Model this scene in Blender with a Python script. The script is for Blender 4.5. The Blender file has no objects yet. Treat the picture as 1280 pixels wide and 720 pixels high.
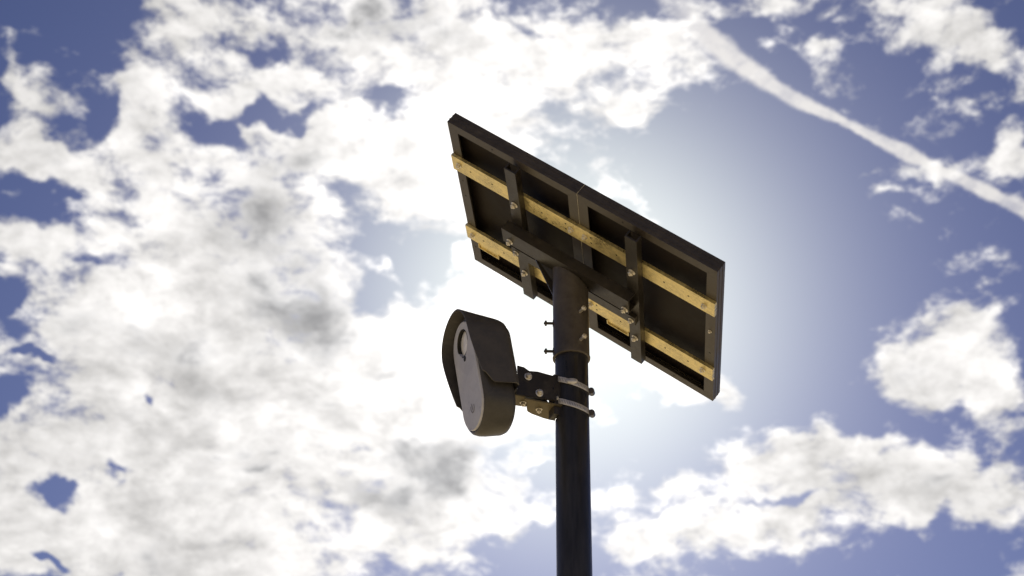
import bpy, bmesh, math, random
from math import radians as R, sin, cos, pi
from mathutils import Vector, Matrix, Euler, noise as mnoise
random.seed(4)
SC = bpy.context.scene
COL = SC.collection

# ------------------------------------------------------------------ camera
CAM_H = 1.60
cam_data = bpy.data.cameras.new('camera')
cam = bpy.data.objects.new('camera', cam_data)
COL.objects.link(cam)
cam_data.sensor_width = 36.0
cam_data.lens = 36.0 * 1974.6 / 1280.0
cam_data.clip_start = 0.05
cam_data.clip_end = 20000
PITCH, ROLL = 0.56385, 0.00957
fw = Vector((0, cos(PITCH), sin(PITCH)))
up0 = Vector((0, -sin(PITCH), cos(PITCH)))
rt0 = Vector((1, 0, 0))
rt = rt0 * cos(ROLL) + up0 * sin(ROLL)
up = -rt0 * sin(ROLL) + up0 * cos(ROLL)
cam.matrix_world = Matrix(((rt.x, up.x, -fw.x, 0), (rt.y, up.y, -fw.y, 0), (rt.z, up.z, -fw.z, CAM_H), (0, 0, 0, 1)))
cam_data.dof.use_dof = True
cam_data.dof.focus_distance = 3.36
cam_data.dof.aperture_fstop = 6.3
SC.camera = cam

# ------------------------------------------------------------------ view
SC.view_settings.view_transform = 'Standard'
SC.view_settings.look = 'None'
SC.view_settings.gamma = 1.0
SC.view_settings.use_curve_mapping = False
SC.view_settings.exposure = 1.0
SC.render.engine = 'CYCLES'
SC.cycles.use_denoising = True
SC.cycles.max_bounces = 6

# ------------------------------------------------------------------ sun
SUN_EL, SUN_AZ = R(31.4), R(2.5)          # azimuth measured from +Y towards +X
sun_dir = Vector((sin(SUN_AZ) * cos(SUN_EL), cos(SUN_AZ) * cos(SUN_EL), sin(SUN_EL)))
sd = bpy.data.lights.new('sun', 'SUN')
sd.energy = 5.0
sd.angle = R(0.53)
sd.color = (1.0, 0.93, 0.82)
sun = bpy.data.objects.new('sun', sd)
COL.objects.link(sun)
sun.rotation_euler = (-sun_dir).to_track_quat('-Z', 'Y').to_euler()
sun.location = (0, 0, 20)

# ------------------------------------------------------------------ node helper
class NT:
    def __init__(s, tree): s.t = tree; s.n = tree.nodes; s.l = tree.links
    def node(s, typ, **kw):
        n = s.n.new(typ)
        for k, v in kw.items(): setattr(n, k, v)
        return n
    def put(s, sock, v):
        if isinstance(v, bpy.types.NodeSocket): s.l.new(v, sock)
        elif v is not None: sock.default_value = v
    def math(s, op, a, b=None, c=None, clamp=False):
        n = s.node('ShaderNodeMath', operation=op, use_clamp=clamp)
        for i, v in enumerate((a, b, c)):
            if v is not None: s.put(n.inputs[i], v)
        return n.outputs[0]
    def vmath(s, op, a, b=None, scale=None, out=0):
        n = s.node('ShaderNodeVectorMath', operation=op)
        s.put(n.inputs[0], a)
        if b is not None: s.put(n.inputs[1], b)
        if scale is not None: s.put(n.inputs['Scale'], scale)
        return n.outputs[out]
    def noise(s, vec, scale, detail=4, rough=.55, dist=0., color=False):
        n = s.node('ShaderNodeTexNoise')
        s.put(n.inputs['Vector'], vec)
        n.inputs['Scale'].default_value = scale
        n.inputs['Detail'].default_value = detail
        n.inputs['Roughness'].default_value = rough
        n.inputs['Distortion'].default_value = dist
        return n.outputs['Color' if color else 'Fac']
    def smooth(s, v, lo, hi, a=0., b=1.):
        n = s.node('ShaderNodeMapRange', interpolation_type='SMOOTHSTEP')
        s.put(n.inputs['Value'], v)
        s.put(n.inputs['From Min'], lo); s.put(n.inputs['From Max'], hi)
        s.put(n.inputs['To Min'], a); s.put(n.inputs['To Max'], b)
        return n.outputs['Result']
    def mix(s, f, a, b, mode='MIX'):
        n = s.node('ShaderNodeMix', data_type='RGBA', blend_type=mode)
        s.put(n.inputs[0], f); s.put(n.inputs[6], a); s.put(n.inputs[7], b)
        return n.outputs[2]
    def rgb(s, c):
        return (c[0], c[1], c[2], 1)

# ------------------------------------------------------------------ sky and clouds (world, by direction)
world = bpy.data.worlds.new('World')
SC.world = world
world.use_nodes = True
W = NT(world.node_tree)
W.n.clear()
tc = W.node('ShaderNodeTexCoord')
D = tc.outputs['Generated']                   # direction of the ray

# clouds of the sky: (azimuth deg, elevation deg, half width deg, half height deg, tilt deg, weight)
CLOUDS = [
    (-9.10, 40.24, 6.67, 3.19, -5, 1.00),
    (-12.03, 35.38, 5.51, 3.77, 0, 1.10),
    (-13.60, 30.32, 6.96, 3.48, 0, 1.20),
    (-11.39, 25.97, 9.87, 4.35, 0, 1.20),
    (-16.15, 23.24, 6.96, 3.19, 0, 1.10),
    (-4.00, 30.18, 4.35, 3.48, 0, 1.00),
    (-2.47, 25.33, 3.77, 3.19, 0, 0.90),
    (-0.08, 38.66, 3.77, 3.19, 0, 0.80),
    (2.17, 40.94, 3.19, 2.03, 0, 0.70),
    (-3.68, 37.14, 3.48, 2.32, 0, 0.80),
    (-0.65, 30.27, 3.19, 3.19, 0, 0.80),
    (5.43, 38.15, 1.60, 1.22, 0, 1.10),
    (-20.64, 35.11, 2.47, 0.93, -15, 0.90),
    (-21.95, 36.97, 1.16, 1.31, 0, 0.80),
    (-20.13, 35.06, 1.16, 0.73, 0, 0.40),
    (-20.15, 31.72, 1.74, 0.87, 0, 1.00),
    (-17.99, 32.87, 1.16, 1.16, 0, 0.40),
    (-17.34, 36.10, 1.74, 1.74, 0, 0.50),
    (19.07, 40.05, 2.18, 1.60, -20, 1.20),
    (21.34, 38.54, 1.74, 0.87, -20, 1.10),
    (22.86, 40.06, 0.87, 0.58, 0, 0.70),
    (21.56, 34.85, 0.93, 0.99, 0, 1.00),
    (17.79, 28.51, 2.76, 1.60, -10, 1.40),
    (19.19, 30.16, 1.74, 1.16, -20, 0.90),
    (19.74, 26.72, 1.02, 1.16, 0, 0.80),
    (16.65, 28.23, 1.74, 0.87, 0, 0.60),
    (14.46, 24.93, 5.51, 1.45, -3, 1.15),
    (10.91, 23.24, 5.22, 1.04, 6, 1.15),
    (17.93, 24.17, 3.48, 1.45, -10, 1.20),
    (10.18, 25.11, 2.03, 1.16, 0, 0.90),
    (13.38, 26.01, 2.61, 0.58, 0, 0.60),
    (7.58, 23.69, 1.74, 0.73, 0, 0.60),
    (15.70, 23.15, 1.74, 0.87, 0, 0.50),
    (5.67, 22.77, 2.03, 0.64, 5, 1.00),
    (18.64, 21.63, 1.02, 0.64, 20, 0.80),
    (6.77, 28.43, 2.76, 1.22, -10, 1.20),
    (15.25, 35.56, 0.75, 0.29, 10, 0.90),
    (15.56, 34.76, 0.70, 0.41, 0, 1.00),
    (13.90, 39.22, 1.16, 0.93, -30, 1.10),
    (13.29, 39.99, 0.87, 0.58, 0, 0.60),
    (12.09, 41.92, 2.03, 0.64, 0, 1.00),
    (7.89, 41.58, 1.74, 1.45, 0, 0.80),
    (6.53, 24.38, 1.22, 0.46, 10, 1.10),
    (3.86, 24.22, 1.16, 1.45, 0, 0.30),
    (17.42, 35.36, 1.16, 0.46, -15, 0.80),
    (1.96, 22.54, 0.87, 0.58, 0, 0.30),
    (4.44, 40.89, 3.19, 1.74, 0, 0.80),
    (-0.88, 41.22, 4.06, 1.74, 0, 0.70),
    (-13.21, 21.55, 9.58, 1.45, 0, 0.90),
    (-2.86, 23.05, 2.61, 1.45, 0, 0.80),
    (19.52, 28.70, 1.45, 1.74, 0, 0.90),
    (-2.89, 35.73, 2.03, 1.45, 0, 0.50),
    (10.97, 23.77, 1.31, 0.23, 5, -1.10),
    (17.42, 22.02, 2.03, 0.52, 0, -0.80),
    (-20.29, 39.13, 2.18, 1.45, -10, -0.60),
    (-16.31, 40.37, 1.31, 1.74, 0, 0.90),
    (-22.46, 38.22, 0.52, 0.70, 0, 0.70),
    (-18.96, 39.85, 0.87, 0.35, 10, 0.60),
    (-19.65, 35.15, 2.03, 0.75, -15, 0.40),
    (-16.74, 38.19, 1.16, 1.45, 0, 0.50),
    (-20.48, 33.53, 1.28, 0.99, 0, -0.90),
    (-17.83, 31.33, 1.45, 0.41, -10, -0.90),
    (-18.77, 36.72, 0.64, 0.70, 0, -0.50),
    (-17.69, 37.75, 1.16, 1.16, 0, 0.50),
    (-14.25, 37.40, 0.99, 0.75, -30, -1.25),
    (-11.44, 38.53, 1.80, 0.38, 18, -1.35),
    (-11.60, 40.76, 0.99, 0.52, 20, -1.35),
    (-5.82, 38.96, 1.28, 0.52, -10, -1.30),
    (-3.49, 33.53, 1.45, 1.10, -20, -1.05),
    (-5.95, 33.86, 0.99, 0.52, 0, -1.00),
    (-6.44, 32.32, 1.04, 0.93, 0, -1.15),
    (-4.96, 34.78, 0.87, 0.41, 20, -0.70),
    (1.80, 41.65, 1.45, 0.41, -20, -0.80),
    (-17.72, 23.77, 0.75, 0.38, 0, -1.75),
    (-15.30, 24.73, 1.04, 0.38, -15, -1.85),
    (-19.74, 26.16, 0.58, 0.52, 0, -2.30),
    (-20.27, 29.89, 0.64, 0.41, 0, -2.00),
    (-17.66, 21.20, 0.64, 0.23, -10, -2.00),
    (-18.82, 27.78, 0.70, 0.23, 0, -1.60),
    (-14.68, 27.11, 0.46, 0.23, -30, -1.50),
    (0.56, 22.82, 2.18, 1.33, 0, -1.70),
    (7.48, 36.47, 1.74, 2.03, 0, -1.10),
    (11.99, 32.98, 3.77, 5.51, 0, -1.20),
    (5.85, 26.45, 2.61, 1.74, 0, -1.00),
    (8.72, 30.35, 2.32, 1.16, 0, -0.60),
    (1.35, 25.90, 0.41, 0.46, 0, -1.20),
]
SHADES = [
    (-10.63, 36.67, 1.74, 0.75, 8, 0.40),
    (-10.90, 33.48, 2.47, 2.03, -25, 0.50),
    (-8.78, 30.63, 1.92, 1.45, 10, 0.85),
    (-10.23, 29.51, 0.99, 0.41, 0, 0.40),
    (-2.64, 25.62, 3.05, 1.63, 12, 0.85),
    (-1.23, 26.36, 1.16, 0.58, 0, 0.40),
    (-5.41, 24.04, 1.51, 0.64, -10, 0.55),
    (-4.79, 29.43, 0.87, 0.35, 0, 0.50),
    (-5.49, 41.77, 2.03, 1.04, 0, 0.30),
    (-12.63, 28.13, 2.32, 0.52, -15, 0.30),
    (-6.36, 32.53, 1.16, 0.87, 0, 0.50),
    (-16.95, 29.32, 2.61, 0.58, -10, 0.20),
    (-2.78, 41.18, 1.45, 1.04, 0, 0.15),
    (-4.25, 34.52, 1.74, 1.16, 0, 0.30),
    (-8.56, 41.98, 1.74, 0.58, 0, 0.20),
    (18.44, 38.75, 0.87, 0.58, 0, 0.25),
    (17.41, 28.14, 1.74, 0.58, 0, 0.20),
    (-11.95, 34.81, 2.03, 1.33, -30, 0.30),
    (-9.85, 31.84, 2.03, 1.04, -10, 0.35),
    (1.76, 37.80, 0.87, 0.58, 0, 0.40),
    (14.33, 23.97, 3.48, 0.58, 0, 0.20),
]
def direction(az, el):
    az, el = R(az), R(el)
    return Vector((sin(az) * cos(el), cos(az) * cos(el), sin(el)))

# warp the direction a little so that no cloud keeps a smooth outline
w1 = W.vmath('SUBTRACT', W.noise(D, 9.0, 3, .55, color=True), (.5, .5, .5))
w2 = W.vmath('SUBTRACT', W.noise(D, 34.0, 3, .6, color=True), (.5, .5, .5))
DW = W.vmath('ADD', D, W.vmath('SCALE', w1, scale=.085))
DW = W.vmath('ADD', DW, W.vmath('SCALE', w2, scale=.030))

def field(blobs, start):
    acc = start
    for az, el, rx, ry, tilt, wt in blobs:
        d0 = direction(az, el)
        ex = Vector((cos(R(az)), -sin(R(az)), 0))
        ey = ex.cross(d0)
        if ey.z < 0: ey = -ey
        t = R(tilt)
        ax = ex * cos(t) + ey * sin(t)
        ay = -ex * sin(t) + ey * cos(t)
        M = Matrix((ax, ay, ax.cross(ay))).transposed()
        m = W.node('ShaderNodeMapping', vector_type='TEXTURE')
        # (the tiny term only keeps the nodes evaluated one after another)
        W.put(m.inputs['Vector'], W.vmath('ADD', DW, W.math('MULTIPLY', acc, 1e-9)))
        m.inputs['Location'].default_value = d0
        m.inputs['Rotation'].default_value = M.to_euler('XYZ')
        m.inputs['Scale'].default_value = (R(rx) * 1.45, R(ry) * 1.45, R(max(rx, ry)) * 3)
        ln = W.vmath('LENGTH', m.outputs[0], out='Value')
        b = W.smooth(ln, 0.0, 1.0, 1.0, 0.0)
        acc = W.math('MULTIPLY_ADD', b, wt, acc)
    return acc

# broad patchiness that carries on over the whole sky, and stretched puffs
wide = W.math('MULTIPLY_ADD', W.noise(D, 3.2, 2, .5), 1.1, -.55 - .42)
C = field(CLOUDS, wide)
sq = W.node('ShaderNodeMapping', vector_type='POINT')
DN = W.vmath('ADD', D, W.vmath('SCALE', w1, scale=.030))
DN = W.vmath('ADD', DN, W.vmath('SCALE', w2, scale=.006))
W.put(sq.inputs['Vector'], DN)
sq.inputs['Rotation'].default_value = (R(0), R(16), 0)
sq.inputs['Scale'].default_value = (1.0, 1.0, 1.75)
puff = W.noise(sq.outputs[0], 15.0, 6, .58)
fine = W.noise(sq.outputs[0], 44.0, 6, .62)
mott = W.noise(sq.outputs[0], 24.0, 4, .6, .6)
pn = W.math('ADD', W.math('MULTIPLY', W.math('SUBTRACT', puff, .5), 2.4), W.math('MULTIPLY', W.math('SUBTRACT', fine, .5), 3.2))
field_c = W.math('ADD', C, pn)
mask = W.smooth(field_c, -.36, .64)

# condensation trail: a straight band across the sky
t1, t2 = direction(*(12.22, 38.83)), direction(*(21.47, 33.46))
nrm = t1.cross(t2).normalized()
mid = (t1 + t2).normalized()
alongv = nrm.cross(mid).normalized()
DT = W.vmath('ADD', D, W.vmath('SCALE', w1, scale=.002))
DT = W.vmath('ADD', DT, W.vmath('SCALE', w2, scale=.005))
across = W.vmath('DOT_PRODUCT', DT, tuple(nrm), out='Value')
along = W.vmath('DOT_PRODUCT', D, tuple(alongv), out='Value')
# slight bow of the trail in the wind
bow = W.math('MAXIMUM', W.math('SUBTRACT', -.06, along), 0.0)
bow = W.math('MULTIPLY', W.math('MULTIPLY', bow, bow), -2.0)
across = W.math('ABSOLUTE', W.math('SUBTRACT', across, bow))
wid = W.math('MULTIPLY_ADD', W.noise(D, 36.0, 4, .65), .012, -.0011)
wid = W.math('ADD', wid, W.smooth(along, .02, .14, 0., .0030))
wid = W.math('ADD', wid, W.smooth(along, -.05, -.15, 0., .0060))
trail = W.math('SUBTRACT', 1.0, W.math('DIVIDE', across, wid), clamp=True)
trail = W.smooth(trail, 0.0, .62)
ends = W.math('MULTIPLY', W.smooth(along, -.20, -.12), W.smooth(along, .30, .40, 1., 0.))
trail = W.math('MULTIPLY', W.math('MULTIPLY', trail, ends), W.smooth(W.noise(sq.outputs[0], 40.0, 4, .6), .26, .56, .55, 1.))
front = W.smooth(W.vmath('DOT_PRODUCT', D, tuple(mid), out='Value'), .3, .5)
trail = W.math('MULTIPLY', trail, front)

# blue sky
sky = W.node('ShaderNodeTexSky', sky_type='NISHITA')
sky.sun_disc = False
sky.sun_elevation = SUN_EL
sky.sun_rotation = SUN_AZ
sky.altitude = 100
sky.air_density = 1.0
sky.dust_density = 0.6
sky.ozone_density = 2.5
cosang = W.math('MAXIMUM', W.vmath('DOT_PRODUCT', D, tuple(sun_dir), out='Value'), 0.0)
g_tight = W.math('POWER', cosang, 125.0)
g_wide = W.math('POWER', cosang, 34.0)
blue = W.mix(1.0, sky.outputs[0], (.143, .152, .230, 1), 'MULTIPLY')
hz = W.vmath('SCALE', (3.85, 4.1, 2.85), scale=g_tight)
blue = W.vmath('ADD', blue, hz)

# clouds: sunlit white, brighter towards the sun, greyer where they are thick
thick = W.smooth(field_c, .35, 2.0)
off = W.vmath('ADD', sq.outputs[0], tuple(sun_dir * .012))
puff2 = W.noise(off, 15.0, 5, .58)
relief = W.math('SUBTRACT', puff, puff2)
shade_n = W.noise(sq.outputs[0], 11.0, 4, .6)
grey = field(SHADES, W.math('MULTIPLY', W.math('MULTIPLY', W.math('SUBTRACT', shade_n, .46), thick), 1.6))
grey = W.math('MULTIPLY_ADD', W.math('SUBTRACT', fine, .5), W.smooth(grey, 0., .5, .1, 1.6), grey)
grey = W.math('MULTIPLY_ADD', W.math('SUBTRACT', puff, .5), W.smooth(grey, 0., .5, .2, 2.6), grey)
grey = W.smooth(grey, -.05, 1.25)
lit = W.math('ADD', W.math('MULTIPLY_ADD', g_tight, 2.8, 3.85), W.math('MULTIPLY', g_wide, 1.15))
lit = W.math('MULTIPLY', lit, W.math('MULTIPLY_ADD', relief, 1.9, 1.0))
lit = W.math('MULTIPLY', lit, W.math('MULTIPLY_ADD', W.math('SUBTRACT', fine, .5), .80, 1.0))
lit = W.math('MULTIPLY', lit, W.math('MULTIPLY_ADD', W.math('SUBTRACT', mott, .5), .65, 1.04))
lit = W.math('MULTIPLY', lit, W.math('MULTIPLY_ADD', grey, -.66, 1.0))
ccol = W.mix(grey, (1.0, .975, .95, 1), (.975, .97, .98, 1))
cl = W.vmath('SCALE', ccol, scale=lit)
trc = W.vmath('SCALE', (1.0, .965, .94), scale=W.math('MULTIPLY_ADD', g_wide, 1.0, 3.9))
skyc = W.mix(W.math('MULTIPLY', trail, .95), blue, trc)
skyc = W.mix(W.math('MULTIPLY', mask, .985), skyc, cl)
bg = W.node('ShaderNodeBackground')
W.put(bg.inputs['Color'], skyc)
bg.inputs['Strength'].default_value = 0.1
wo = W.node('ShaderNodeOutputWorld')
W.l.new(bg.outputs[0], wo.inputs['Surface'])
world.cycles.sampling_method = 'MANUAL'
world.cycles.sample_map_resolution = 1024

# ------------------------------------------------------------------ materials
def material(name, base, rough=.5, metal=0., spec=.5, var=.15, nscale=30., bump=0., bscale=300., coat=0., stretch=None, spots=None, rvar=.12):
    m = bpy.data.materials.new(name)
    m.use_nodes = True
    T = NT(m.node_tree)
    b = T.n['Principled BSDF']
    t = T.node('ShaderNodeTexCoord')
    v = t.outputs['Object']
    if stretch:
        mp = T.node('ShaderNodeMapping'); T.put(mp.inputs['Vector'], v); mp.inputs['Scale'].default_value = stretch; v = mp.outputs[0]
    n1 = T.noise(v, nscale, 6, .6)
    n2 = T.noise(v, nscale * 5.3, 4, .6)
    nn = T.math('MULTIPLY_ADD', n2, .4, T.math('MULTIPLY', n1, .6))
    dark = tuple(c * (1 - var * 1.6) for c in base); lite = tuple(min(1, c * (1 + var * 1.6)) for c in base)
    c = T.mix(T.smooth(nn, .3, .7), (*dark, 1), (*lite, 1))
    if spots:
        sc, amt, scol = spots
        s1 = T.smooth(T.noise(t.outputs['Object'], sc, 6, .65), .56, .72)
        c = T.mix(T.math('MULTIPLY', s1, amt), c, (*scol, 1))
    T.put(b.inputs['Base Color'], c)
    T.put(b.inputs['Roughness'], T.smooth(nn, .25, .75, max(.03, rough - rvar), min(1, rough + rvar)))
    b.inputs['Metallic'].default_value = metal
    b.inputs['Specular IOR Level'].default_value = spec
    if coat: b.inputs['Coat Weight'].default_value = coat
    if bump:
        bp = T.node('ShaderNodeBump'); bp.inputs['Strength'].default_value = bump; bp.inputs['Distance'].default_value = .002
        T.put(bp.inputs['Height'], T.noise(v, bscale, 3, .6)); T.put(b.inputs['Normal'], bp.outputs[0])
    return m

M_POLE = material('pole_powder_coat', (.027, .027, .033), .38, 0, .5, .34, 26, .05, 900, rvar=.14, stretch=(1, 1, .10), spots=(9, .35, (.045, .042, .042)))
M_SLEEVE = material('sleeve_coat_with_flare', (.080, .068, .058), .46, 0, .5, .2, 18, .08, 700)  # coat colour raised and warmed to include lens flare round the pole head
M_BRACKET = material('bracket_powder_coat', (.021, .017, .014), .42, 0, .5, .25, 22, .10, 600, spots=(35, .5, (.06, .05, .04)))
M_FRAME = material('anodised_frame', (.052, .043, .036), .44, .12, .5, .18, 8, .04, 500, stretch=(1, 1, 1), spots=(22, .5, (.085, .072, .058)))
M_BACK = material('panel_backsheet', (.014, .010, .009), .6, 0, .15, .25, 6, .05, 80)
M_RAIL = material('yellow_zinc', (.76, .63, .31), .36, .75, .5, .20, 24, .14, 240, stretch=(1, 1, 1), spots=(16, .50, (.48, .40, .22)), rvar=.18)
M_STEEL = material('zinc_bolt', (.70, .66, .60), .34, .7, .5, .15, 120)
M_BAND = material('stainless_band', (.56, .54, .54), .45, .45, .5, .15, 60)
M_TONGUE = material('dull_zinc', (.12, .095, .05), .5, .3, .5, .2, 40)
M_SLOT = material('slot_shadow', (.14, .13, .13), .6, .3)
M_DARKBOLT = material('blackened_bolt', (.05, .042, .042), .4, .5, .5, .2, 120)
M_HOUSING = material('housing_plastic', (.046, .042, .041), .45, 0, .5, .12, 40, .12, 1400)
M_HOOD = material('hood_plastic', (.060, .054, .053), .48, 0, .5, .12, 30, .12, 1400)
M_PLATE = material('face_plate_grey', (.45, .455, .53), .36, 0, .5, .08, 20, .05, 900, spots=(16, .25, (.24, .22, .22)))
M_HOLE = material('recess_black', (.010, .009, .008), .5, 0, .4, .1, 60)
M_LENS = material('lens_glass', (.78, .77, .79), .22, 0, .6, .08, 25, coat=.5)  # pale base colour stands in for sky reflected in the glass
M_EMBLEM = material('emblem_print', (.17, .165, .20), .5, 0, .4, .05, 60)
M_SEAM_GLINT = material('painted_seam_glint', (.42, .38, .30), .5, 0, .4, .3, 40)  # pale colour painted as the highlight on the module seam
M_CELL = material('solar_cell', (.012, .016, .04), .15, 0, .6, .2, 20)

def ground_material():
    m = bpy.data.materials.new('dry_grass_ground'); m.use_nodes = True
    T = NT(m.node_tree); b = T.n['Principled BSDF']
    t = T.node('ShaderNodeTexCoord')
    a = T.noise(t.outputs['Object'], .35, 8, .6); c = T.noise(t.outputs['Object'], 9, 8, .7)
    col = T.mix(T.smooth(a, .35, .65), (.44, .37, .23, 1), (.38, .31, .19, 1))
    col = T.mix(T.smooth(c, .45, .75), col, (.29, .25, .14, 1))
    T.put(b.inputs['Base Color'], col); b.inputs['Roughness'].default_value = .95; b.inputs['Specular IOR Level'].default_value = .1
    bp = T.node('ShaderNodeBump'); bp.inputs['Strength'].default_value = .6; bp.inputs['Distance'].default_value = .03
    T.put(bp.inputs['Height'], c); T.put(b.inputs['Normal'], bp.outputs[0])
    return m
M_GROUND = ground_material()

# ------------------------------------------------------------------ object helpers
WM = {}
def thing(name, label, cat, loc):
    o = bpy.data.objects.new(name, None); COL.objects.link(o)
    o.empty_display_size = .1
    o.location = loc; o['label'] = label; o['category'] = cat
    WM[o.name] = Matrix.Translation(loc)
    return o
def link(name, me, parent, M=None, mat=None):
    o = bpy.data.objects.new(name, me); COL.objects.link(o)
    M = M or Matrix.Identity(4)
    if parent is not None:
        o.parent = parent
        o.matrix_basis = WM[parent.name].inverted() @ M
    else:
        o.matrix_basis = M
    WM[o.name] = M.copy()
    return o
def mesh_of(name, bm, mat, smooth=True, angle=35):
    bmesh.ops.recalc_face_normals(bm, faces=bm.faces)
    me = bpy.data.meshes.new(name)
    if smooth:
        for f in bm.faces: f.smooth = True
        for e in bm.edges:
            if len(e.link_faces) == 2 and e.calc_face_angle(0) > R(angle): e.smooth = False
    bm.to_mesh(me); bm.free()
    me.materials.append(mat)
    return me
def obj(name, bm, mat, parent, M=None, **kw):
    return link(name, mesh_of(name, bm, mat, **kw), parent, M)
def new(): return bmesh.new()
def bevel(bm, w, seg=2, angle=40):
    es = [e for e in bm.edges if len(e.link_faces) == 2 and e.calc_face_angle(0) > R(angle)]
    if es: bmesh.ops.bevel(bm, geom=es, offset=w, segments=seg, affect='EDGES', clamp_overlap=True, profile=.6)
def box(bm, x0, x1, y0, y1, z0, z1):
    vs = [bm.verts.new((x, y, z)) for x in (x0, x1) for y in (y0, y1) for z in (z0, z1)]
    for f in ((0, 1, 3, 2), (4, 6, 7, 5), (0, 4, 5, 1), (2, 3, 7, 6), (0, 2, 6, 4), (1, 5, 7, 3)):
        bm.faces.new([vs[i] for i in f])
    return vs
def prism(bm, poly, n0, n1, fn):
    """extrude polygon (a,b) from n0 to n1; fn(a,b,n)->Vector"""
    lo = [bm.verts.new(fn(a, b, n0)) for a, b in poly]; hi = [bm.verts.new(fn(a, b, n1)) for a, b in poly]
    k = len(poly)
    bm.faces.new(lo); bm.faces.new(hi[::-1])
    for i in range(k): bm.faces.new((lo[i], hi[i], hi[(i + 1) % k], lo[(i + 1) % k]))
def lathe(bm, prof, seg=32, cap0=True, cap1=True, a0=0., a1=2 * pi):
    """revolve (r,z) profile round Z"""
    full = abs(a1 - a0 - 2 * pi) < 1e-6
    n = seg if full else seg + 1
    rings = []
    for r, z in prof:
        rings.append([bm.verts.new((r * cos(a0 + (a1 - a0) * i / seg), r * sin(a0 + (a1 - a0) * i / seg), z)) for i in range(n)])
    for a, b in zip(rings, rings[1:]):
        for i in range(seg):
            j = (i + 1) % n
            bm.faces.new((a[i], a[j], b[j], b[i]))
    if cap0: bm.faces.new(rings[0][::-1])
    if cap1: bm.faces.new(rings[-1])
    return rings
def frame_matrix(origin, x, y, z):
    return Matrix(((x.x, y.x, z.x, origin.x), (x.y, y.y, z.y, origin.y), (x.z, y.z, z.z, origin.z), (0, 0, 0, 1)))
def axis_matrix(origin, z):
    z = z.normalized(); a = Vector((0, 0, 1)) if abs(z.z) < .9 else Vector((1, 0, 0))
    x = a.cross(z).normalized(); y = z.cross(x)
    return frame_matrix(origin, x, y, z)
def hexbolt_mesh(name, r, h, mat, washer=True, shank=0., sr=.0):
    """bolt head at z>0 from the surface z=0: washer, hex head, domed stub"""
    bm = new(); z = 0.
    if washer:
        lathe(bm, [(r * 1.25, 0), (r * 1.35, r * .06), (r * 1.35, r * .22), (r * 1.2, r * .28)], 18); z = r * .29
    if shank:
        lathe(bm, [(sr, z), (sr, z + shank)], 12); z += shank
    rings = []
    for rr, zz in ((r, z), (r, z + h * .85), (r * .82, z + h)):
        rings.append([bm.verts.new((rr * cos(i * pi / 3), rr * sin(i * pi / 3), zz)) for i in range(6)])
    for a, b in zip(rings, rings[1:]):
        for i in range(6): bm.faces.new((a[i], a[(i + 1) % 6], b[(i + 1) % 6], b[i]))
    bm.faces.new(rings[0][::-1]); bm.faces.new(rings[-1])
    lathe(bm, [(r * .45, z + h * .98), (r * .45, z + h * 1.3), (r * .3, z + h * 1.42)], 10)
    return mesh_of(name, bm, mat, True, 30)
BOLT = hexbolt_mesh('bolt', .0052, .0055, M_STEEL)
BIGBOLT = hexbolt_mesh('bolt', .0062, .0065, M_STEEL)
DBOLT = hexbolt_mesh('bolt', .0058, .006, M_DARKBOLT)

# ------------------------------------------------------------------ ground
bm = new()
N = 40
span = [-(6000) * ((1 - i / (N / 2)) ** 3) for i in range(N // 2)] + [0] + [6000 * (((i + 1) / (N / 2)) ** 3) for i in range(N // 2)]
grid = [[bm.verts.new((x, y, 0.0)) for y in span] for x in span]
for i in range(N):
    for j in range(N): bm.faces.new((grid[i][j], grid[i + 1][j], grid[i + 1][j + 1], grid[i][j + 1]))
g = obj('ground', bm, M_GROUND, None); g['kind'] = 'structure'

# ------------------------------------------------------------------ pole
POLE = Vector((.12678, 2.89326, 0))
PR = .035
pole = thing('pole', 'dark round metal pole rising from the ground under the solar panel', 'pole', POLE)
bm = new()
lathe(bm, [(PR, -.02), (PR, 3.40), (PR - .001, 3.402)], 72)
obj('shaft', bm, M_POLE, pole, Matrix.Translation(POLE))
bm = new()
lathe(bm, [(.15, .0), (.15, .06), (.14, .075), (PR + .002, .085)], 40)
obj('footing', bm, material('concrete', (.32, .30, .27), .9, 0, .2, .15, 20, .4, 60), pole, Matrix.Translation(POLE))

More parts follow.
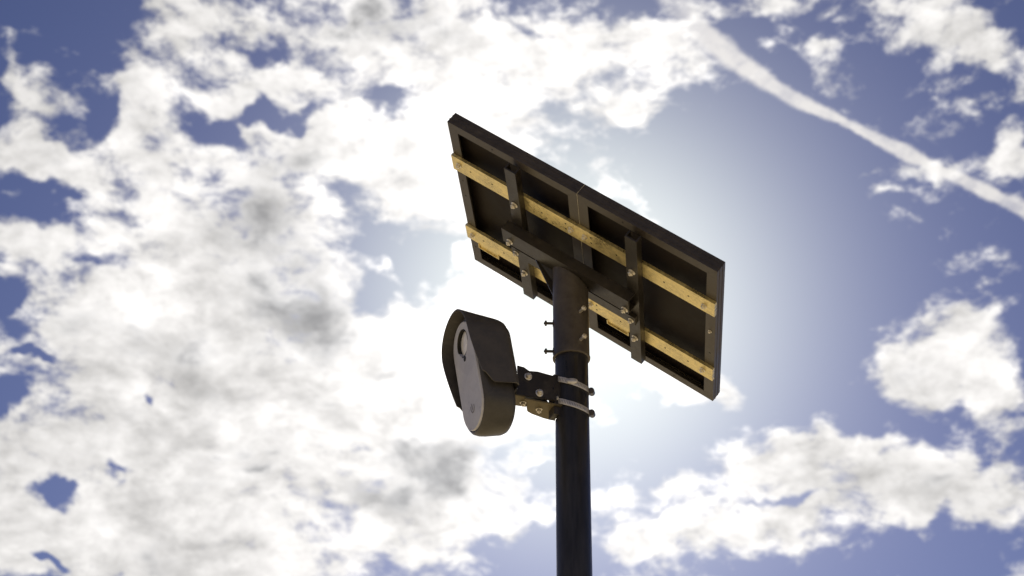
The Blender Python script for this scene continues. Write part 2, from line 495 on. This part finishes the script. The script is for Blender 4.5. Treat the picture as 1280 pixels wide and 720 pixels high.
# ------------------------------------------------------------------ solar panel
TILT, AZ = .64239, -.0952
hd = Vector((cos(AZ), sin(AZ), 0))
ul = hd * cos(TILT) + Vector((0, 0, -sin(TILT)))           # down the slope
vh = Vector((-sin(AZ), cos(AZ), 0))                         # level, away
wn = hd * sin(TILT) + Vector((0, 0, cos(TILT)))             # front of the panel
PL, PW, PT = .6826, .5366, .0282
pc = Vector((.15625, 2.89326, 1.89036 + CAM_H))
PA = pc - ul * PL / 2 - vh * PW / 2
PM = frame_matrix(PA, ul, vh, wn)                           # u,v in the back plane, w>0 to the front
array = thing('solar_panel', 'dark framed solar panel seen from behind, tilted on top of the pole', 'solar panel', (POLE.x, POLE.y, CAM_H + 1.653))
FL = .0245      # back flange of the frame
def frame_bar(parent, u0, u1, v0, v1, side):
    """one mitred bar of a C-section frame: web, back flange and front lip"""
    bm = new(); t = .0022; g = .0002
    if side in ('near', 'far'):
        a0, a1 = u0 + g, u1 - g; b, s = (v0, 1) if side == 'near' else (v1, -1)
        put = lambda a, d, w: Vector((a, b + s * d, w))
    else:
        a0, a1 = v0 + g, v1 - g; b, s = (u0, 1) if side == 'high' else (u1, -1)
        put = lambda a, d, w: Vector((b + s * d, a, w))
    def seg(d0, d1, w0, w1):
        vs = [bm.verts.new(put(a0 + d, d, w)) for d, w in ((d0, w0), (d1, w0), (d1, w1), (d0, w1))]
        ve = [bm.verts.new(put(a1 - d, d, w)) for d, w in ((d0, w0), (d1, w0), (d1, w1), (d0, w1))]
        bm.faces.new(vs[::-1]); bm.faces.new(ve)
        for i in range(4): bm.faces.new((vs[i], ve[i], ve[(i + 1) % 4], vs[(i + 1) % 4]))
    seg(0, t, 0, PT)
    seg(t, FL, 0, t * .9)
    seg(t, .010, PT - .0022, PT)
    seg(t, .0075, PT - .0095, PT - .0075)
    # a shallow groove line along the outer web
    seg(-.0007, 0, .008, .0105); seg(-.0007, 0, .019, .0205)
    bevel(bm, .0005, 1, 60)
    return obj('frame_bar', bm, M_FRAME, parent, PM, smooth=False)
CELLMESH = None
for k in range(2):
    gap = .0011
    u0, u1 = (0, PL / 2 - gap / 2) if k == 0 else (PL / 2 + gap / 2, PL)
    # the module itself: glass, cells and the black backsheet in one slab
    bm = new(); box(bm, u0 + .0024, u1 - .0024, .0024, PW - .0024, PT - .0072, PT - .0024)
    mod = obj('solar_module', bm, M_BACK, array, PM, smooth=False)
    for side in ('near', 'far', 'high', 'low'): frame_bar(mod, u0, u1, 0, PW, side)
    nu, nv = 4, 6
    cu, cv = (u1 - u0 - .03) / nu, (PW - .03) / nv
    for i in range(nu):
        for j in range(nv):
            if CELLMESH is None:
                bm = new(); c0 = .012
                poly = [(c0, 0), (cu - .003 - c0, 0), (cu - .003, c0), (cu - .003, cv - .003 - c0), (cu - .003 - c0, cv - .003), (c0, cv - .003), (0, cv - .003 - c0), (0, c0)]
                prism(bm, poly, 0, .0004, lambda a, b, n: Vector((a, b, n)))
                CELLMESH = mesh_of('solar_cell', bm, M_CELL, False)
            link('solar_cell', CELLMESH, mod, PM @ Matrix.Translation((u0 + .015 + i * cu, .015 + j * cv, PT - .0023)))
# drain holes and a small earthing screw on the back flanges of the frame
HOLE = bmesh.new(); lathe(HOLE, [(.0026, 0), (.0026, .0004)], 12)
HOLE = mesh_of('drain_hole', HOLE, M_HOLE)
for uu, vv in ((.012, .205), (.012, .262), (.012, .470), (.120, .012), (.225, PW - .012), (PL - .012, .330), (PL - .105, PW - .012), (.455, .012)):
    link('drain_hole', HOLE, array, PM @ Matrix.Translation((uu, vv, -.0003)))
link('earthing_screw', hexbolt_mesh('earthing_screw', .0034, .0032, M_STEEL), array, PM @ Matrix.Translation((PL - .013, .240, 0)) @ Matrix.Rotation(pi, 4, 'X'))
# added pale strip, painting the edge highlight along the joint between the two modules
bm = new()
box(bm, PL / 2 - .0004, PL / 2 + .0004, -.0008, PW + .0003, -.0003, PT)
obj('seam_glint_strip', bm, M_SEAM_GLINT, array, PM)

# two flat yellow rails along the slope, punched with pairs of holes
def rail(v0, v1):
    bm = new()
    w0, w1 = -.0075, -.0004
    holes = []
    um = PL / 2
    for du in (-.033, .033): holes += [(um + du, v0 + .015), (um + du, v0 + .034)]
    for uu in (.05, .11, .245, .44, .56, .62): holes += [(uu, v0 + .025)]
    box(bm, -.0012, PL + .0012, v0, v1, w0, w1)
    bevel(bm, .0008, 2, 60)
    r = obj('mounting_rail', bm, M_RAIL, array, PM, smooth=False)
    for (hu, hv) in holes:
        b = new(); lathe(b, [(.0022, 0), (.0022, .0004)], 10)
        link('rail_hole', mesh_of('rail_hole', b, M_HOLE), r, PM @ Matrix.Translation((hu, hv, w0 - .0003)))
    return r
flipw = Matrix.Rotation(pi, 4, 'X')
def on_back(u, v, w, rot=0.): return PM @ Matrix.Translation((u, v, w)) @ flipw @ Matrix.Rotation(rot, 4, 'Z')
ru = rail(.1105, .1605); rl = rail(.3805, .4305)
for r, vc in ((ru, .1355), (rl, .4055)):
    for uu in (.018, PL / 2 - .0185, PL / 2 + .0175, PL - .024):
        link('bolt', BOLT, r, on_back(uu, vc + random.uniform(-.003, .003), -.0076, random.random()))
# small zinc clips under the lower rail
for uc, vc in ((.062, .4305), (.432, .4305)):
    bm = new()
    box(bm, uc - .030, uc + .030, vc + .0004, vc + .016, -.0065, -.0045)
    box(bm, uc - .030, uc - .0275, vc + .0004, vc + .016, -.0095, -.0065)
    box(bm, uc + .0275, uc + .030, vc + .0004, vc + .016, -.0095, -.0065)
    box(bm, uc - .0275, uc + .0275, vc + .0135, vc + .016, -.0095, -.0065)
    obj('rail_clip', bm, M_RAIL, array, PM, smooth=False)

# two upright channels across the rails
def channel(u0, u1, v0, v1, w0, w1, t=.003, parent=array, name='channel_bracket'):
    bm = new()
    box(bm, u0, u1, v0, v1, w0, w0 + t)
    box(bm, u0, u0 + t, v0, v1, w0 + t, w1)
    box(bm, u1 - t, u1, v0, v1, w0 + t, w1)
    bevel(bm, .0008, 1, 60)
    return obj(name, bm, M_BRACKET, parent, PM, smooth=False)
BW0, BW1 = -.0245, -.0079
brs = []
for u0 in (.1700, .4770):
    c = channel(u0, u0 + .029, .012, .508, BW0, BW1); brs.append(c)
    for vc in (.1335, .4025): link('bolt', BIGBOLT, c, on_back(u0 + .0145, vc, BW0, random.random()))
# cross channel that carries the brackets on the pole sleeve
CW0 = -.050
bm = new()
u0, u1, v0, v1 = .158, .497, .212, .262
box(bm, u0, u1, v0, v1, CW0, CW0 + .004)
box(bm, u0, u1, v0, v0 + .004, CW0 + .004, BW0 - .0006)
box(bm, u0, u1, v1 - .004, v1, CW0 + .004, BW0 - .0006)
bevel(bm, .0022, 2, 60)
cross = obj('cross_channel', bm, M_BRACKET, array, PM, smooth=False)
for uc, vc in ((.178, .249), (.487, .251)): link('bolt', BIGBOLT, cross, on_back(uc, vc, CW0, random.random()))
bm = new()
box(bm, .164, .500, .300, .330, -.034, BW0 - .0006)
bevel(bm, .002, 2, 60)
c2 = obj('cross_bar', bm, M_BRACKET, array, PM, smooth=False)
for uc in (.176, .490): link('bolt', BOLT, c2, on_back(uc, .316, -.034, random.random()))

# sleeve over the pole head
SR = .0385
SZ0, SZ1 = CAM_H + 1.652, CAM_H + 1.90
bm = new()
rings = lathe(bm, [(PR + .0003, SZ0 + .004), (PR + .0003, SZ0), (SR - .001, SZ0), (SR + .0012, SZ0 + .0012), (SR + .0014, SZ0 + .004), (SR, SZ0 + .007), (SR, SZ1)], 72, False, False)
# cut the head to the slope of the cross channel
pl_pt = PM @ Vector((0, 0, CW0 + .001))
for v in rings[-1]:
    x, y = v.co.x + POLE.x, v.co.y + POLE.y
    v.co.z = pl_pt.z - (wn.x * (x - pl_pt.x) + wn.y * (y - pl_pt.y)) / wn.z
sleeve = obj('pole_sleeve', bm, M_SLEEVE, array, Matrix.Translation(POLE))
def sleeve_bolt(ang, z, mat_mesh):
    d = Vector((cos(ang), sin(ang), 0))
    return link('set_bolt', mat_mesh, sleeve, axis_matrix(Vector((POLE.x, POLE.y, z)) + d * (SR - .001), d))
SETB = hexbolt_mesh('set_bolt', .0060, .0046, M_DARKBOLT, True, .0125, .0030)
SETS = hexbolt_mesh('set_bolt', .0058, .0046, M_STEEL, False, .0155, .0034)
for z in (1.7405, 1.6715):
    sleeve_bolt(pi + .02, CAM_H + z, SETB)
    sleeve_bolt(R(-62), CAM_H + z + .010, SETS)
    sleeve_bolt(R(60), CAM_H + z - .02, SETB)
# welded gusset between the cross bar and the sleeve
def gusset(sgn):
    bm = new()
    p = PM.inverted() @ (POLE + Vector((0, 0, CAM_H + 1.86)))
    q = PM.inverted() @ (POLE + Vector((0, 0, CAM_H + 1.765)))
    a = (PM @ Vector((p.x + sgn * .115, .262, -.034)))
    b = (PM @ Vector((p.x + sgn * .010, .262, -.034)))
    c = POLE + Vector((sgn * SR * .9, 0.012, CAM_H + 1.812))
    d = POLE + Vector((sgn * SR * .9, 0.012, CAM_H + 1.850))
    th = Vector((0, .004, 0))
    vs = [bm.verts.new(x) for x in (a, b, d, c)]; ws = [bm.verts.new(x + th) for x in (a, b, d, c)]
    bm.faces.new(vs); bm.faces.new(ws[::-1])
    for i in range(4): bm.faces.new((vs[i], ws[i], ws[(i + 1) % 4], vs[(i + 1) % 4]))
    obj('gusset', bm, M_BRACKET, array, Matrix.Identity(4), smooth=False)
gusset(-1)

# ------------------------------------------------------------------ surveillance camera
YAW, DPITCH, DROLL = R(21), R(9.5), R(2.0)
G = Vector((cos(YAW), sin(YAW), 0))                 # from the device towards the pole
S = Vector((sin(YAW), -cos(YAW), 0))                # near side
Fd = (-G * cos(DPITCH) - Vector((0, 0, sin(DPITCH))))
Ud = Vector((0, 0, cos(DPITCH))) - G * sin(DPITCH)
Nd = S.copy()
Nd, Ud = Nd * cos(DROLL) + Ud * sin(DROLL), Ud * cos(DROLL) - Nd * sin(DROLL)
DC = Vector((-.0885, 2.81, 1.5655 + CAM_H))
DM = frame_matrix(DC, Nd, Ud, Fd)                   # a across (near +), b up, c out of the face
device = thing('surveillance_camera', 'dark hooded camera with oblong grey face clamped to the side of the pole', 'camera', DC - Vector((0, 0, .15)))

def stadium(hw, hh, n=20, cb=0., taper=0.):
    pts = []
    st = hh - hw
    for i in range(n + 1):
        t = pi * i / n
        pts.append((hw * cos(t), cb + st + hw * sin(t)))
    for i in range(n + 1):
        t = pi + pi * i / n
        k = 1 - taper
        pts.append((hw * k * cos(t), cb - st + hw * k * sin(t) - (hw * taper)))
    return pts
def loft(bm, loops, cap0=True, cap1=True):
    rings = [[bm.verts.new(p) for p in L] for L in loops]
    n = len(rings[0])
    for a, b in zip(rings, rings[1:]):
        for i in range(n): bm.faces.new((a[i], a[(i + 1) % n], b[(i + 1) % n], b[i]))
    if cap0: bm.faces.new(rings[0][::-1])
    if cap1: bm.faces.new(rings[-1])
    return rings
def st3(hw, hh, c, n=20): return [Vector((a, b, c)) for a, b in stadium(hw, hh, n)]

# body
bm = new()
loft(bm, [st3(.042, .108, -.074), st3(.052, .118, -.0725), st3(.0585, .1245, -.068), st3(.062, .128, -.060), st3(.0645, .1305, -.030),
          st3(.0645, .1305, -.017), st3(.0625, .1285, -.0085), st3(.0580, .1240, -.0035), st3(.0560, .1220, -.0028), st3(.0530, .1190, -.0040), st3(.0525, .1185, -.0125)])
body = obj('housing', bm, M_HOUSING, device, DM, angle=50)
# face plate with an open lens recess
LB, LR = .0745, .0305
def face_plate():
    bm = new()
    n = 20
    out = stadium(.0545, .1190, n)
    k = len(out)
    circ = [(LR * cos(2 * pi * i / k), LB + LR * sin(2 * pi * i / k)) for i in range(k)]
    def ring(pts, c, s=0.): return [bm.verts.new((a, b, c)) for a, b in pts]
    o0 = ring(stadium(.0552, .1200, n), -.006); o1 = ring(stadium(.0549, .1197, n), -.0012); o2 = ring(stadium(.0532, .1180, n), .0006)
    # match circle vertices to outline by angle around the lens centre
    angs = [math.atan2(b - LB, a) for a, b in out]
    c2 = [(LR * cos(t), LB + LR * sin(t)) for t in angs]
    m1 = ring([(LR * 1.06 * cos(t), LB + LR * 1.06 * sin(t)) for t in angs], .0006)
    m2 = ring(c2, .0001); m3 = ring(c2, -.010)
    for a, b in ((o0, o1), (o1, o2), (o2, m1), (m1, m2), (m2, m3)):
        for i in range(k):
            try: bm.faces.new((a[i], a[(i + 1) % k], b[(i + 1) % k], b[i]))
            except ValueError: pass
    return bm
plate = obj('face_plate', face_plate(), M_PLATE, device, DM, angle=40)
bm = new(); lathe(bm, [(LR - .0002, -.0095), (LR - .0002, -.0005), (LR - .0022, .0002), (LR - .0026, -.0095)], 48, False, False)
obj('lens_ring', bm, M_HOLE, plate, DM @ Matrix.Translation((0, LB, 0)))
bm = new(); lathe(bm, [(LR - .0015, -.0035), (LR - .003, -.003)], 48, False, True)
obj('lens_seat', bm, M_HOLE, plate, DM @ Matrix.Translation((0, LB, -.0050)))
bm = new(); lathe(bm, [(.0276, 0), (.0276, .0012), (.026, .0022), (.018, .0036), (.007, .0042)], 48)
obj('lens', bm, M_LENS, plate, DM @ Matrix.Translation((.0008, LB, -.0088)))
bm = new(); lathe(bm, [(.0062, 0), (.0062, .0006), (.0050, .0009)], 24)
obj('sensor_window', bm, M_HOLE, plate, DM @ Matrix.Translation((.001, .0385, .0004)))
# faint printed emblem near the foot of the plate: two curved strokes
bm = new()
def stroke(pts, w):
    for (x0, y0), (x1, y1) in zip(pts, pts[1:]):
        d = Vector((x1 - x0, y1 - y0)).normalized(); nn_ = Vector((-d.y, d.x)) * w / 2
        vs = [bm.verts.new((x, y, 0)) for x, y in ((x0 + nn_.x, y0 + nn_.y), (x1 + nn_.x, y1 + nn_.y), (x1 - nn_.x, y1 - nn_.y), (x0 - nn_.x, y0 - nn_.y))]
        bm.faces.new(vs)
stroke([(.009 * cos(t), .011 * sin(t)) for t in [R(150 + 12 * i) for i in range(20)]], .0028)
stroke([(-.004 + .004 * i / 4, .009 - .016 * i / 4 * (i / 4)) for i in range(5)], .0026)
obj('emblem', bm, M_EMBLEM, plate, DM @ Matrix.Translation((.000, -.073, .0010)), smooth=False)

# hood: a shell arched over the top half, brim leaning forward at the top
HR, HBS = .0785, .0655         # arch radius and springing height
CB = -.0770
def hood_mesh():
    bm = new()
    NT_, NJ, NA = 14, 8, 26
    def cf(b): return .0 + .018 * sin(max(0., min(1., (b + .034) / .18)) * 2.3)
    def blow(t): 
        s = max(0., min(1., t / .30)); s = s * s * (3 - 2 * s)
        return -.030 - .026 * s
    def shell(off):
        cols = []
        for i in range(NT_ + 1):
            t = i / NT_
            inset = 0.
            te = max(0., (t - .80) / .20)
            inset = .0150 * (1 - math.sqrt(max(0., 1 - te * te)))
            r = HR - off - inset
            col = []
            def P(a, b): return Vector((a, b - .026 * t * max(0., b) / .145, cf(b) + (CB - cf(b)) * t + (off * .9 if t > .95 else 0)))
            for j in range(NJ):
                b = blow(t) + (HBS - blow(t)) * j / NJ
                col.append(P(HR - off - inset * .55, b))
            for j in range(NA + 1):
                a = pi * j / NA
                col.append(P((HR - off - inset * .55) * cos(a), HBS + r * sin(a)))
            for j in range(NJ - 1, -1, -1):
                b = blow(t) + (HBS - blow(t)) * j / NJ
                col.append(P(-(HR - off - inset * .55), b))
            cols.append([bm.verts.new(v) for v in col])
        return cols
    o, n = shell(0.), shell(.0026)
    m = len(o[0])
    for i in range(NT_):
        for j in range(m - 1):
            bm.faces.new((o[i][j], o[i + 1][j], o[i + 1][j + 1], o[i][j + 1]))
            bm.faces.new((n[i][j], n[i][j + 1], n[i + 1][j + 1], n[i + 1][j]))
    for j in range(m - 1):
        bm.faces.new((o[0][j], o[0][j + 1], n[0][j + 1], n[0][j]))
    for i in range(NT_):
        bm.faces.new((o[i][0], n[i][0], n[i + 1][0], o[i + 1][0])); bm.faces.new((o[i][-1], o[i + 1][-1], n[i + 1][-1], n[i][-1]))
    # back wall of the hood
    bm.faces.new(o[NT_][:]); 
    bm.faces.new(n[NT_][::-1])
    return bm
obj('hood', hood_mesh(), M_HOOD, device, DM, angle=42)

# bracket between the device and the pole, in pole frame: g towards the pole, s near side, z up
def gsz(g, s, z): return Vector((POLE.x, POLE.y, CAM_H)) + G * g + S * s + Vector((0, 0, z))
bracket_e = None
bm = new()
poly = [(-.1305, 1.599), (-.116, 1.598), (-.1045, 1.5915), (-.086, 1.594), (-.0455, 1.591), (-.0455, 1.576), (-.053, 1.562), (-.0455, 1.551), (-.0455, 1.533), (-.067, 1.533), (-.107, 1.5325), (-.1305, 1.531)]
prism(bm, poly, .019, .022, lambda g, z, s: gsz(g, s, z))
bevel(bm, .0007, 1, 50)
brk = obj('mounting_bracket', bm, M_BRACKET, device, smooth=False)
# far cheek, then the two tongue plates below
bm = new(); prism(bm, poly, -.022, -.019, lambda g, z, s: gsz(g, s, z)); bevel(bm, .0007, 1, 50)
obj('bracket_cheek', bm, M_BRACKET, brk, smooth=False)
bm = new()
poly2 = [(-.1140, .018), (-.0800, .0185), (-.0440, .0185), (-.0300, .0185), (-.0250, -.020), (-.0260, -.048), (-.0440, -.0455), (-.0750, -.0370), (-.0880, -.030), (-.0960, -.014), (-.1010, .004)]
prism(bm, poly2, 1.5265, 1.5295, lambda g, s, z: gsz(g, s, z)); bevel(bm, .0006, 1, 50)
obj('bracket_tongue', bm, M_TONGUE, brk, smooth=False)
bm = new()
poly3 = [(-.1430, .020), (-.1130, .0185), (-.1000, .006), (-.0920, -.012), (-.0960, -.020), (-.1430, -.024)]
prism(bm, poly3, 1.5305, 1.5330, lambda g, s, z: gsz(g, s, z)); bevel(bm, .0006, 1, 50)
obj('bracket_tongue', bm, M_TONGUE, brk, smooth=False)
# saddle against the pole
bm = new()
sad = [(PR * cos(t), PR * sin(t)) for t in [R(156 + 48 * i / 10) for i in range(11)]]
poly4 = [(c * 1.012, s * 1.012) for c, s in sad] + [(-.0465, s * 1.02) for c, s in sad[::-1]]
prism(bm, poly4, 1.508, 1.600, lambda g, s, z: gsz(g, s, z))
obj('bracket_saddle', bm, M_BRACKET, brk, angle=40)
bm = new()
prism(bm, [(-.074, 1.5335), (-.048, 1.5335), (-.056, 1.553)], .0225, .0245, lambda g, z, s: gsz(g, s, z))
obj('bracket_rib', bm, M_BRACKET, brk, smooth=False)
for g_, z_ in ((-.1072, 1.5772), (-.0825, 1.5441)): link('bolt', BIGBOLT, brk, axis_matrix(gsz(g_, .022, z_), S))
for g_, s_, z_ in ((-.1075, -.004, 1.5305), (-.0690, -.012, 1.5265)): link('bolt', BOLT, brk, axis_matrix(gsz(g_, s_, z_), Vector((0, 0, -1))))
# mounting boss on the back of the device
bm = new()
loft(bm, [st3(.022, .040, -.094), st3(.026, .044, -.073)])
obj('mount_boss', bm, M_HOUSING, device, DM @ Matrix.Translation((0, -.012, 0)), angle=50)

# hose clamps: slotted steel bands tightened round pole and bracket
def clamp(zc, tilt_r, tilt_f):
    zax = Vector((sin(tilt_r), sin(tilt_f), 1)).normalized()
    Mx = Matrix.Translation((POLE.x, POLE.y, CAM_H + zc))
    bm = new(); n = 72; hb = .0064
    def rad(a):
        gx = -(cos(a) * G.x + sin(a) * G.y)
        return PR + .0008 + max(0, gx - .62) ** 1.2 * .012
    def pt(a, dr, z):
        r = rad(a) + dr; x, y = r * cos(a), r * sin(a)
        return Vector((x, y, z - (zax.x * x + zax.y * y) / zax.z))
    def loop(dr, z): return [pt(2 * pi * i / n, dr, z) for i in range(n)]
    rings = [[bm.verts.new(p) for p in L] for L in (loop(0, -hb), loop(.0010, -hb), loop(.0014, -hb * .84), loop(.0014, hb * .84), loop(.0010, hb), loop(0, hb))]
    for a, b in zip(rings, rings[1:] + rings[:1]):
        for i in range(n): bm.faces.new((a[i], a[(i + 1) % n], b[(i + 1) % n], b[i]))
    band = obj('hose_clamp', bm, M_BAND, device, Mx)
    # worm slots
    bm = new()
    for i in range(30):
        a = R(196 + i * 5.2)
        vs = [bm.verts.new(pt(a + p, .00152, q)) for p, q in ((-.026, -.0036), (.000, -.0030), (.026, .0036), (.000, .0030))]
        bm.faces.new(vs)
    obj('band_slots', bm, M_SLOT, band, Mx, smooth=False)
    # screw housing at the right side
    a = R(-8)
    P = Mx @ pt(a, .005, 0)
    ax = (pt(a + .05, .005, 0) - pt(a - .05, .005, 0)).normalized()
    bm = new()
    lathe(bm, [(.0035, -.011), (.0066, -.0105), (.0066, .010), (.0035, .0105)], 18)
    scr = obj('clamp_screw', bm, M_DARKBOLT, band, axis_matrix(P, ax))
    return band, Mx, pt
c1, m1, pt1 = clamp(1.588, R(20), R(-16))
c2_, m2, pt2 = clamp(1.537, R(20), R(-16))
for Mx, pt, band, a in ((m1, pt1, c1, R(-92)), (m2, pt2, c2_, R(-150))):
    P = Mx @ pt(a, .0016, .002)
    d = Vector((cos(a), sin(a), 0))
    b = new(); lathe(b, [(.0085, -.001), (.0085, .001), (.0065, .0028), (.002, .0034)], 20)
    link('band_rivet', mesh_of('band_rivet', b, M_BAND), band, axis_matrix(P, d) @ Matrix.Diagonal((1.4, .8, 1, 1)))
